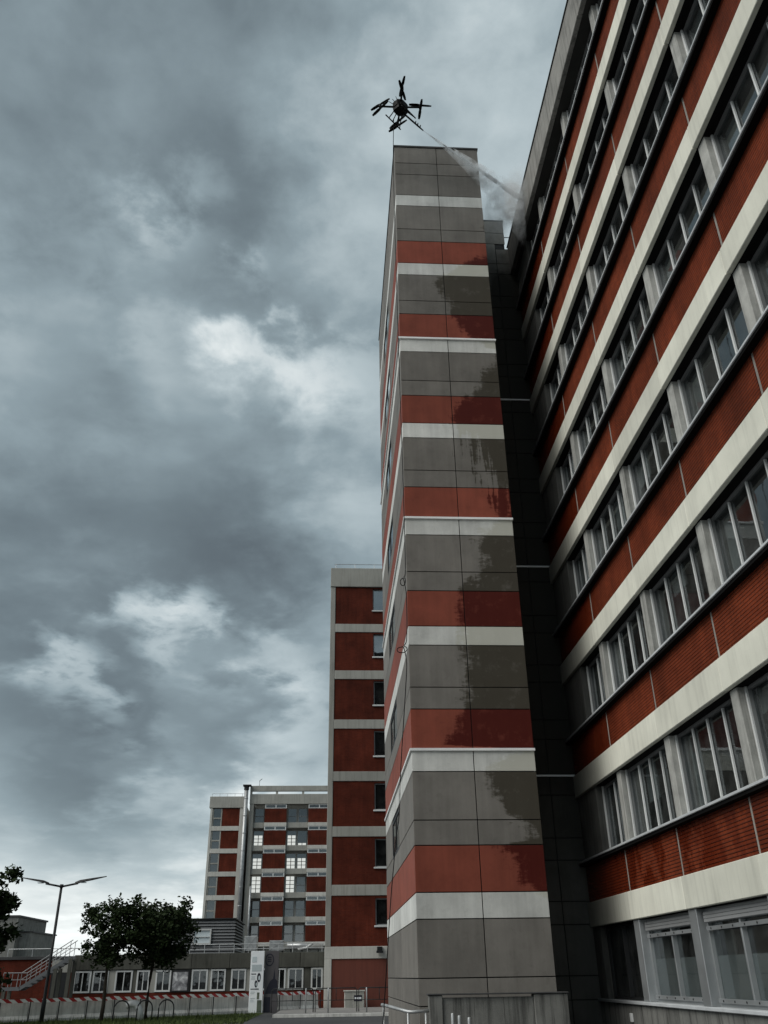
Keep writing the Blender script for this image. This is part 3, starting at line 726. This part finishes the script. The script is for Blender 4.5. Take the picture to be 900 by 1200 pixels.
for i in range(12): mb.tube([(-10.1+i*.88, RY, 3.0), (-10.1+i*.88, RY, 3.47)], .022, 6)
mb.build('roof_railing', 'galvanised', low)
pl = thing('plant_room', 'dark slatted metal plant room on the low range roof', 'plant room', (-8, 65, 2.99))
B('core_wall', -10.35, -6.15, 62.05, 69., 2.99, 5.02, 'dark_metal', pl, 0)
for i in range(11):
    z = 3.05+i*.178
    mb = MB(); mb.add([(-10.4, 61.95, z), (-6.1, 61.95, z), (-6.1, 62.04, z+.15), (-10.4, 62.04, z+.15), (-6.01, 69, z), (-6.13, 69, z+.15), (-6.01, 61.95, z), (-6.13, 62.04, z+.15)], [(0, 1, 2, 3), (6, 4, 5, 7), (1, 6, 7, 2)]); mb.build('slat', 'louvre', pl)
B('roof_edge', -10.42, -6.0, 61.9, 69.05, 5.02, 5.10, 'dark_metal', pl)
mb = MB(); mb.box(-8.70, -8.62, 61.86, 61.94, 3.60, 4.47); mb.box(-7.62, -7.54, 61.86, 61.94, 3.60, 4.47); mb.box(-8.62, -7.62, 61.86, 61.94, 3.60, 3.68); mb.box(-8.62, -7.62, 61.86, 61.94, 4.39, 4.47); mb.box(-8.62, -7.62, 61.87, 61.93, 4.0, 4.04)
wf = mb.build('window', 'white_frame', pl); B('pane', -8.62, -7.62, 61.93, 61.945, 3.68, 4.39, 'sign_pale', wf, 0)
# roof plant
def unit(x0, x1, y0, y1, z1, label, slats=True):
    u = thing('air_unit', label, 'air unit', ((x0+x1)/2, (y0+y1)/2, 2.99))
    B('casing', x0, x1, y0, y1, 3.12, z1, 'galvanised', u, .02)
    for xx in (x0+.05, x1-.12): B('foot', xx, xx+.07, y0, y1, 2.99, 3.118, 'dark_metal', u)
    mb = MB(); mb.bar((x0+.03, y0-.01, 3.15), (x1-.03, y0-.01, z1-.03), .02); mb.bar((x0+.03, y0-.012, z1-.03), (x1-.03, y0-.012, 3.15), .02); mb.build('cross_brace', 'grey_frame', u)
unit(-5.2, -4.45, 59.6, 60.4, 3.95, 'square galvanised air unit beside the plant room')
unit(-3.7, -2.8, 60, 61, 3.7, 'low galvanised air unit behind the tall sign')
dk = thing('roof_duct', 'fat horizontal galvanised pipe run on the low range roof', 'duct', (-1.6, 60, 2.99))
mb = MB(); mb.tube([(-2.6, 60, 3.4), (-1.5, 60, 3.4), (-1.2, 60, 3.3), (-.35, 60, 3.3)], .16, 12); mb.build('pipe', 'galvanised', dk, True)
for x in (-2.4, -1.7, -.7): B('support', x, x+.08, 59.9, 60.1, 2.99, 3.28, 'dark_metal', dk)
mb = MB(); mb.tube([(-1.9, 59.9, 3.2), (-1.4, 59.7, 3.25), (-1.0, 59.6, 3.5)], .07, 8); mb.build('branch_pipe', 'white_frame', dk, True)

# annex and outside stair on the left
an = thing('brick_annex', 'low red brick annex with a flat roof behind the outside steel stair', 'building', (-19, 64, 0))
B('wall', -26, -15.3, 61.5, 68, 0, 2.85, 'brick_far', an, 0); B('roof_edge', -26.1, -15.2, 61.4, 68.1, 2.855, 3.02, 'coping', an)
B('door', -17.1, -16.1, 61.42, 61.49, 0, 2.1, 'dark_metal', an); B('grey_panel', -17.15, -15.9, 61.45, 61.49, 2.12, 2.84, 'far_concrete', an)
mb = MB(); mb.tube([(-20, 61.6, 3.45), (-15.4, 61.6, 3.45)], .025, 6)
for i in range(4): mb.tube([(-20+i*1.5, 61.6, 3.0), (-20+i*1.5, 61.6, 3.45)], .025, 6)
mb.build('roof_railing', 'galvanised', an)
st = thing('outside_stair', 'grey steel outside stair with landing and handrails leading to the low roof', 'stair', (-16.5, 57, 0))
for y in (56.6, 57.6):
    mb = MB(); mb.bar((-18.4, y, 1.30), (-17.4, y, 1.30), .06, .18); mb.bar((-17.42, y, 1.30), (-14.8, y, 2.86), .06, .18); mb.build('stringer', 'louvre', st)
    mb = MB(); mb.tube([(-18.4, y, 2.1), (-17.4, y, 2.1), (-14.8, y, 3.75)], .025, 6); mb.tube([(-18.4, y, 1.75), (-17.4, y, 1.75), (-14.8, y, 3.35)], .018, 6)
    for i in range(6): mb.tube([(-17.4+i*.5, y, 1.3+i*.298), (-17.4+i*.5, y, 2.1+i*.318)], .018, 6)
    for x in (-18.4, -17.9): mb.tube([(x, y, 1.3), (x, y, 2.1)], .018, 6)
    mb.build('handrail', 'grey_frame', st)
for i in range(9): B('tread', -17.35+i*.28, -17.05+i*.28, 56.64, 57.56, 1.36+i*.167, 1.40+i*.167, 'louvre', st, .004)
B('landing', -18.4, -17.36, 56.64, 57.56, 1.30, 1.36, 'grey_frame', st, .004)
for x, z in ((-18.25, 1.2), (-15.55, 2.3), (-14.78, 2.8)):
    for y in (56.6, 57.6): B('column', x-.1, x+.1, y-.06, y+.06, 0, z, 'grimy_concrete', st)

# ---------------------------------------------------------------- forecourt
NB = 14
p0 = Vector((-16.2, 45.6, 0)); p1 = Vector((-.6, 56.6, 0)); dv = (p1-p0)/NB
ang = math.atan2(dv.y, dv.x); L = dv.length
def barr(mb):
    a, h = L/2-.02, .84
    prof = [(-.16, 0), (.16, 0), (.16, .12), (.08, .26), (.06, h), (-.06, h), (-.08, .26), (-.16, .12)]
    n = len(prof)
    mb.add([(-a, y, z) for y, z in prof]+[(a, y, z) for y, z in prof], [(i, (i+1) % n, n+(i+1) % n, n+i) for i in range(n)]+[tuple(range(n))[::-1], tuple(range(n, 2*n))])
for i in range(NB):
    c = p0+dv*(i+.5)
    o = cached('concrete_barrier', 'barr', c, None, 'barrier_concrete', barr); o.rotation_euler = (0, 0, ang)
    tag(o, 'grey concrete barrier block in the row under the striped tape', 'barrier', 'concrete barrier blocks before the low range')
for i in range(NB+1):
    c = p0+dv*i+Vector((.15, -.22, 0))
    mb = MB(); mb.tube([(0, 0, 0), (0, 0, .93)], .028, 8); mb.box(-.05, .05, -.05, .05, 0, .02)
    tag(cached('tape_post', 'tpost', c, None, 'dark_metal', lambda m_: (m_.tube([(0, 0, 0), (0, 0, .95)], .028, 8), m_.box(-.06, .06, -.06, .06, 0, .03))), 'thin dark post holding the red and white tape', 'post', 'tape posts along the barrier')
mb = MB(); pts = []
for i in range(NB*6+1):
    t = i/6; sag = -.045*(1-(2*(t-int(t))-1)**2)
    c = p0+dv*t+Vector((.15, -.26, 0)); pts.append((c.x, c.y, .90+sag))
for z0 in (.0,):
    n = len(pts)
    mb.add([(x, y, z-.075) for x, y, z in pts]+[(x, y, z+.075) for x, y, z in pts], [(i, i+1, n+i+1, n+i) for i in range(n-1)])
tp = mb.build('barrier_tape', 'tape'); tag(tp, 'red and white striped warning tape strung along the posts', 'tape')
sm = tp.modifiers.new('thick', 'SOLIDIFY'); sm.thickness = .004
# tall sign
sg = thing('totem_sign', 'tall white notice board with small pictures beside a dark panel', 'sign', (-3.9, 53, 0))
B('board', -4.22, -3.50, 52.95, 53.1, .03, 2.95, 'sign_white', sg, .01)
B('logo', -4.14, -3.90, 52.94, 52.948, 2.42, 2.68, 'sign_pale', sg, 0)
B('pale_block', -4.14, -3.62, 52.94, 52.948, 1.98, 2.30, 'sign_pale', sg, 0)
for z, w in ((1.83, .26), (1.12, .44)): B('text_line', -4.16, -4.16+w, 52.94, 52.948, z, z+.04, 'sign_ink', sg, 0)
for z, w in ((1.72, .22), (1.66, .2), (1.60, .22), (1.0, .24), (.93, .2), (.70, .26), (.62, .2), (.54, .24)): B('text_line', -4.16, -4.16+w, 52.94, 52.948, z, z+.02, 'sign_pale', sg, 0)
for x, z, rx, rz in ((-3.74, 1.68, .10, .22), (-3.88, 1.38, .08, .17)):
    mb = MB(); n = 24; mb.add([(x+rx*math.cos(2*math.pi*i/n), 52.944, z+rz*math.sin(2*math.pi*i/n)) for i in range(n)], [tuple(range(n))]); mb.build('oval_picture', 'sign_ink', sg)
    mb = MB(); mb.add([(x+.02+rx*.5*math.cos(2*math.pi*i/n), 52.940, z-.02+rz*.5*math.sin(2*math.pi*i/n)) for i in range(n)], [tuple(range(n))]); mb.build('oval_picture', 'sign_pale', sg)
B('photo', -3.78, -3.54, 52.94, 52.948, .05, .62, 'sign_green', sg, 0)
B('photo', -3.80, -3.68, 52.94, 52.948, .66, .98, 'sign_green', sg, 0)
ds = thing('dark_panel_sign', 'dark printed panel with a ring emblem next to the white board', 'sign', (-3.1, 53.2, 0))
B('board', -3.46, -2.72, 53.2, 53.3, .03, 2.95, 'sign_dark', ds, .01)
mb = MB(); n = 28
ring = [(-3.22+r_*math.cos(2*math.pi*i/n), 53.194, 2.52+r_*1.3*math.sin(2*math.pi*i/n)) for r_ in (.24, .19) for i in range(n)]
mb.add(ring, [(i, (i+1) % n, n+(i+1) % n, n+i) for i in range(n)]); mb.build('ring_emblem', 'sign_ink', ds)
for z in (2.42, 2.52, 2.62): B('emblem_bar', -3.32, -3.12, 53.19, 53.198, z, z+.05, 'sign_ink', ds, 0)
mb = MB(); mb.add([(-3.40, 53.194, .9), (-2.76, 53.194, .9), (-2.76, 53.194, 1.5), (-2.88, 53.194, 1.62), (-2.93, 53.194, 2.1), (-2.99, 53.194, 1.62), (-3.15, 53.194, 1.5), (-3.30, 53.194, 1.2)], [tuple(range(8))]); mb.build('printed_skyline', 'sign_ink', ds)
B('dark_foot', -3.44, -3.1, 53.19, 53.198, .05, .75, 'sign_ink', ds, 0)

# pedestrian railings
def rail_fn(mb, W_=2.1, h=1.05):
    mb.tube([(-W_/2, 0, 0), (-W_/2, 0, h-.08), (-W_/2+.08, 0, h), (W_/2-.08, 0, h), (W_/2, 0, h-.08), (W_/2, 0, 0)], .025, 8)
    mb.tube([(-W_/2, 0, .52), (W_/2, 0, .52)], .018, 6); mb.tube([(0, 0, .52), (0, 0, h)], .018, 6)
for x, y, wh in ((-1.8, 50.2, 'beside the dark panel sign'), (.4, 50.2, 'before the brick wing corner'), (2.6, 50.2, 'close to the stair tower foot')):
    tag(cached('guard_railing', 'grail', (x, y, .0 if y < 47 else .10), None, 'dark_metal', rail_fn, True), 'dark steel hoop guard railing on the pavement '+wh, 'railing', 'guard railings on the pavement')
for x in (-1.1, .0, 1.9, 3.2):
    tag(cached('steel_post', 'spost', (x, 49.0, .1), None, 'galvanised', lambda m_: m_.tube([(0, 0, 0), (0, 0, 1.05), (0, 0, 1.08)], [.035, .035, .02], 8), True), 'slim galvanised post on the pavement edge', 'post', 'slim posts on the pavement edge')
# bicycle hoops
for x, y in ((-9.3, 45.4), (-8.3, 45.6), (-7.4, 46.)):
    tag(cached('cycle_hoop', 'hoop', (x, y, 0), None, 'dark_metal', lambda m_: m_.tube([(-.34, 0, 0), (-.34, 0, .5)]+[(-.34*math.cos(a*math.pi/8), 0, .5+.34*math.sin(a*math.pi/8)) for a in range(1, 8)]+[(.34, 0, .5), (.34, 0, 0)], .03, 8), True), 'dark steel cycle hoop in the grass under the trees', 'cycle rack', 'cycle hoops under the trees')
mb = MB(); mb.tube([(-9.25, 46.2, .62), (-9.0, 46.2, .70), (-8.8, 46.2, .66), (-8.65, 46.2, .45), (-8.55, 46.2, 0)], .15, 14)
tag(mb.build('bent_pipe', 'white_frame', None, True), 'fat pale bent pipe beside the cycle hoops', 'pipe')
# grass tufts
mb = MB(); rg = random.Random(3)
for i in range(9000):
    t = rg.random(); x = -16+12.5*t
    y = 41+rg.random()*(3.9+7.*t)
    h = rg.uniform(.05, .16)*(2.3 if rg.random() < .05 else 1); a = rg.random()*math.pi; w = .02
    dx_, dy_ = math.cos(a)*w, math.sin(a)*w; lx, ly = rg.uniform(-.06, .06), rg.uniform(-.06, .06)
    mb.add([(x-dx_, y-dy_, 0), (x+dx_, y+dy_, 0), (x+lx, y+ly, h)], [(0, 1, 2)])
gr = mb.build('grass', 'grass', None); gr['kind'] = 'stuff'; gr['label'] = 'rough green grass under the small trees'; gr['category'] = 'grass'

# lamp
lp = thing('street_lamp', 'tall grey street lamp with two raised arms', 'lamp', (-12.75, 45.2, 0))
LX, LYY = -12.72, 45.2
mb = MB(); mb.tube([(LX, LYY, 0), (LX, LYY, .9), (LX, LYY, .95), (LX, LYY, 5.62)], [.10, .10, .075, .06], 12); mb.build('pole', 'dark_metal', lp, True)
mb = MB(); mb.tube([(LX, LYY, 5.55), (LX, LYY, 5.70)], .085, 12); mb.build('collar', 'dark_metal', lp, True)
for s in (-1, 1):
    mb = MB(); mb.tube([(LX, LYY, 5.60), (LX+s*.75, LYY, 5.74)], .045, 10); ar = mb.build('arm', 'dark_metal', lp, True)
    mb = MB(); y = LYY
    sec = [(.62, .10, 5.70, .09), (.85, .14, 5.78, .10), (1.4, .16, 5.89, .07), (2.05, .05, 6.02, .03)]
    vs = []
    for d, w, z, h in sec: vs += [(LX+s*d, y-w, z), (LX+s*d, y+w, z), (LX+s*d, y+w*.7, z+h), (LX+s*d, y-w*.7, z+h)]
    fs = [(0, 1, 2, 3), (12, 15, 14, 13)]
    for i in range(3):
        for j in range(4): fs.append((i*4+j, i*4+(j+1) % 4, i*4+4+(j+1) % 4, i*4+4+j))
    mb.add(vs, fs); hd = mb.build('lamp_head', 'dark_metal', ar)
    B('lens', LX+s*1.0-.12, LX+s*1.0+.12, y-.1, y+.1, 5.76, 5.785, 'sign_pale', hd, 0)

# ---------------------------------------------------------------- trees
def tree(label, base, h, crown_z, rx, rz, n, seed, lean=0., leaf=.11, lobes=None):
    rg = random.Random(seed)
    t = thing('small_tree', label, 'tree', base, 'small trees in the forecourt')
    bx, by, bz = base
    mb = MB()
    pts = [(bx+lean*s*s+rg.uniform(-.03, .03), by+rg.uniform(-.03, .03), h*s) for s in (0, .15, .35, .55, .75, .92)]
    mb.tube(pts, [.10, .085, .07, .055, .035, .012], 8)
    tips = []
    for i in range(16):
        s = rg.uniform(.42, .85); a = rg.random()*2*math.pi; ln_ = rx*rg.uniform(.5, .95)*(1.1-.5*abs(s-.6))
        p = Vector((bx+lean*s*s, by, h*s)); q = p+Vector((math.cos(a)*ln_, math.sin(a)*ln_, rg.uniform(.2, .9)*ln_))
        mid = (p+q)/2+Vector((0, 0, -.08)); mb.tube([p, mid, q], [.03, .02, .006], 5); tips.append(q); tips.append(mid)
    mb.build('trunk', 'bark', t, True)
    cl = []
    cx_, cy_ = bx+lean*.5, by
    for i in range(58):
        while True:
            v = Vector((rg.uniform(-1, 1), rg.uniform(-1, 1), rg.uniform(-1, 1)))
            if .2 < v.length < 1: break
        cl.append((Vector((cx_+v.x*rx, cy_+v.y*rx, crown_z+v.z*rz)), rg.uniform(.25, .5)*rx*.62))
    for q in tips: cl.append((q, .22*rx))
    mb = MB()
    vs, fs = [], []
    for i in range(n):
        c, r = cl[rg.randrange(len(cl))]
        v = Vector((max(-1, min(1, rg.gauss(0, .5))), max(-1, min(1, rg.gauss(0, .5))), max(-.9, min(.9, rg.gauss(0, .42)))))*r
        p = c+v
        u = Vector((rg.uniform(-1, 1), rg.uniform(-1, 1), rg.uniform(-.6, .6))).normalized()
        w = u.cross(Vector((rg.uniform(-1, 1), rg.uniform(-1, 1), rg.uniform(-1, 1)))).normalized()
        s = leaf*rg.uniform(.6, 1.3); b = len(vs)
        vs += [p-u*s, p+w*s*.55-u*s*.1, p+u*s, p-w*s*.55-u*s*.1]; fs.append((b, b+1, b+2, b+3))
    mb.add(vs, fs); mb.build('crown', 'leaf', t)
tree('small leafy tree with an airy crown standing close to the street lamp', (-10.15, 45.4, 0), 5.0, 3.75, 1.3, 1.25, 6500, 11, -.05, .088)
tree('small dense leafy tree next to the airy one before the low range', (-8.45, 46.6, 0), 4.9, 3.55, 1.65, 1.35, 12000, 23, .55, .092)
tree('taller leafy tree with a ragged crown beside the outside stair', (-15.65, 42.6, 0), 6.6, 3.3, 1.75, 2.6, 12000, 37, .1, .13)

# ---------------------------------------------------------------- drone, hose and water
DC = Vector((2.17, 20.8, 29.88))
dr = thing('spray_drone', 'black four-armed cleaning drone hovering above the stair tower', 'drone', DC)
def dp(x, y, z): return (DC.x+x, DC.y+y, DC.z+z)
fw = Vector((.70, .714, 0)).normalized(); sd = Vector((-fw.y, fw.x, 0))
mb = MB()
n = 8; rings = []
for z, r in ((-.24, .16), (-.14, .27), (.04, .29), (.16, .24), (.24, .12)):
    rings.append([Vector((DC.x, DC.y, DC.z+z))+fw*(r*1.15*math.cos(2*math.pi*(i+.5)/n))+sd*(r*.95*math.sin(2*math.pi*(i+.5)/n)) for i in range(n)])
mb.add([v for r in rings for v in r], [(a*n+j, a*n+(j+1) % n, a*n+n+(j+1) % n, a*n+n+j) for a in range(4) for j in range(n)]+[tuple(range(n))[::-1], tuple(range(4*n, 5*n))])
mb.build('body', 'black_plastic', dr)
mb = MB()
q0 = DC-fw*.12+Vector((0, 0, -.22)); mb.bar(q0-fw*.14, q0+fw*.2, .26, .16); mb.build('tank', 'black_plastic', dr)
mb = MB()
for s in (-.1, 0., .1): mb.tube([DC-fw*.2+sd*(s+.05)+Vector((0, 0, .1)), DC-fw*.3+sd*(s*1.6+.12)+Vector((0, 0, .28))], .012, 6)
mb.build('antennas', 'black_plastic', dr)
arms = [((1, 0), (2, 92)), ((-1, .04), (-38, -50)), ((.02, -1), (98, 70)), ((-.06, 1), (-48, -40))]
for (ax, ay), angs in arms:
    e = Vector(dp(ax*.74, ay*.74, .06))
    mb = MB(); mb.tube([dp(ax*.18, ay*.18, .03), e], .036, 8); ar = mb.build('arm', 'black_plastic', dr, True)
    mb = MB(); mb.tube([e+Vector((0, 0, -.09)), e+Vector((0, 0, .09))], .055, 10); mb.build('motor', 'black_plastic', ar, True)
    for zz, a in ((.11, angs[0]), (-.11, angs[1])):
        d = Vector((math.cos(R(a)), math.sin(R(a)), 0)); s_ = Vector((-d.y, d.x, 0))
        c = e+Vector((0, 0, zz)); mb = MB()
        for q_ in (1, -1):
            vs = []
            for rr, w in ((.0, .035), (.1, .052), (.30, .048), (.42, .030)):
                for sg_ in (1, -1):
                    for hz_ in (.006, -.006): vs.append(c+d*rr*q_+s_*w*sg_*q_+Vector((0, 0, hz_+sg_*w*.25)))
            fs = []
            for i in range(3):
                b = i*4; fs += [(b, b+4, b+6, b+2), (b+1, b+3, b+7, b+5), (b, b+1, b+5, b+4), (b+2, b+6, b+7, b+3)]
            fs += [(12, 13, 15, 14), (0, 2, 3, 1)]
            mb.add(vs, fs)
        mb.build('propeller', 'black_plastic', ar)
for s in (-1, 1):
    base = DC+sd*(.36*s)+Vector((0, 0, -.50))
    mb = MB(); mb.tube([base-fw*.42, base+fw*.42], .024, 8); sk = mb.build('landing_skid', 'black_plastic', dr, True)
    mb = MB()
    for t in (-.24, -.04, .16, .36): mb.tube([base+fw*t, DC+sd*(.12*s)+fw*t*.6+Vector((0, 0, -.12))], .019, 6)
    mb.build('struts', 'black_plastic', sk, True)
LE = Vector((3.07, 21.45, 29.50))
mb = MB(); a = DC+fw*.1+Vector((0, 0, -.16)); mb.tube([a, a.lerp(LE, .75), LE], [.036, .032, .022], 8); ln_ = mb.build('spray_lance', 'black_plastic', dr, True)
mb = MB()
for t in (.62, .72, .84): c = a.lerp(LE, t); mb.tube([c+Vector((0, 0, -.03)), c+Vector((.02, -.03, .10))], .022, 6)
mb.build('nozzle_fittings', 'black_plastic', ln_, True)
# hose
mb = MB()
hp = [(1.93, 21.0, 29.45), (1.925, 21.6, 28.), (1.93, 21.75, 25.), (1.95, 21.85, 20.), (1.98, 21.9, 15.), (1.985, 21.9, 12.2), (1.97, 21.9, 11.55)]
def loop(c, rx, rz, y): return [(c[0]+rx*math.sin(t*2*math.pi/12+.4), y+.012*t, c[1]+rz*math.cos(t*2*math.pi/12+.4)) for t in range(13)]
hp += loop((1.90, 11.30), .07, .12, 21.85)
hp += [(1.99, 22.0, 11.0), (1.99, 21.95, 10.3), (1.96, 21.9, 9.6)]
hp += loop((1.83, 9.32), .13, .09, 21.84)
hp += [(1.94, 22., 9.1), (1.93, 21.95, 8.6), (1.73, 21.9, 6.3), (1.66, 21.9, 5.1), (1.58, 21.9, 4.6), (1.43, 21.9, 3.3), (1.34, 21.9, 2.25), (1.22, 21.9, .9), (1.12, 21.85, .06), (.9, 21.5, .03), (.2, 20.9, .03), (-.9, 20.9, .03)]
# smooth the polyline
def catmull(P, m=5):
    P = [Vector(p) for p in P]; out = []
    for i in range(len(P)-1):
        a, b, c, d = P[max(i-1, 0)], P[i], P[i+1], P[min(i+2, len(P)-1)]
        for j in range(m):
            t = j/m; out.append(.5*((2*b)+(c-a)*t+(2*a-5*b+4*c-d)*t*t+(3*b-a-3*c+d)*t**3))
    out.append(P[-1]); return out
mb.tube(catmull(hp, 4), .012, 6)
tag(mb.build('water_hose', 'black_plastic', None, True), 'thin black hose hanging from the drone with two small loops', 'hose')
# water
def cone(r0, rr, drop, steep, n=14, m=14, x1=6.86):
    E_ = Vector((7.0, 22.95, 27.7)); mb = MB(); rings = []
    ax = (E_-LE); fl_ = ax.normalized(); a = fl_.cross(Vector((0, 0, 1))).normalized(); b = Vector((0, 0, 1))
    for i in range(m+1):
        t = (i/m)*((x1-LE.x)/(E_.x-LE.x)); c = LE+ax*t; r = r0+rr*t**1.25
        for j in range(n):
            q_ = 2*math.pi*j/n; dn = math.sin(q_); k_ = r*(1+steep*t) if dn < 0 else r*.55
            p = c+a*(math.cos(q_)*r*.55)+b*(dn*k_)+Vector((0, 0, -drop*t*t))
            p.x = min(p.x, 6.87); rings.append(p)
    fs = [(i*n+j, i*n+(j+1) % n, i*n+n+(j+1) % n, i*n+n+j) for i in range(m) for j in range(n)]+[tuple(range(n))[::-1], tuple(range(m*n, m*n+n))]
    mb.add(rings, fs); return mb
sp = cone(.02, .95, .25, 1.6).build('water_spray', 'spray', None, True)
sp['kind'] = 'stuff'; sp['label'] = 'fan of white water mist sprayed from the drone lance'; sp['category'] = 'water spray'
jt = cone(.015, .16, .0, .3).build('jet_core', 'jet', sp, True)

def puff(c, rad, name):
    mb = MB(); nu, nv = 16, 10; vs = []
    rg = random.Random(5)
    for i in range(nv+1):
        th = math.pi*i/nv
        for j in range(nu):
            ph = 2*math.pi*j/nu; w = 1+.12*math.sin(3*ph+2*th)
            x = c[0]+rad[0]*math.sin(th)*math.cos(ph)*w; y = c[1]+rad[1]*math.sin(th)*math.sin(ph)*w
            vs.append((min(x, 6.87), y, c[2]+rad[2]*math.cos(th)))
    mb.add(vs, [(i*nu+j, i*nu+(j+1) % nu, i*nu+nu+(j+1) % nu, i*nu+nu+j) for i in range(nv) for j in range(nu)])
    return mb.build(name, 'mist', sp, True)
puff((5.98, 23.3, 27.2), (.8, 1.2, 1.5), 'mist_cloud')
puff((6.45, 21.6, 26.6), (.6, 1.2, 1.3), 'mist_cloud')
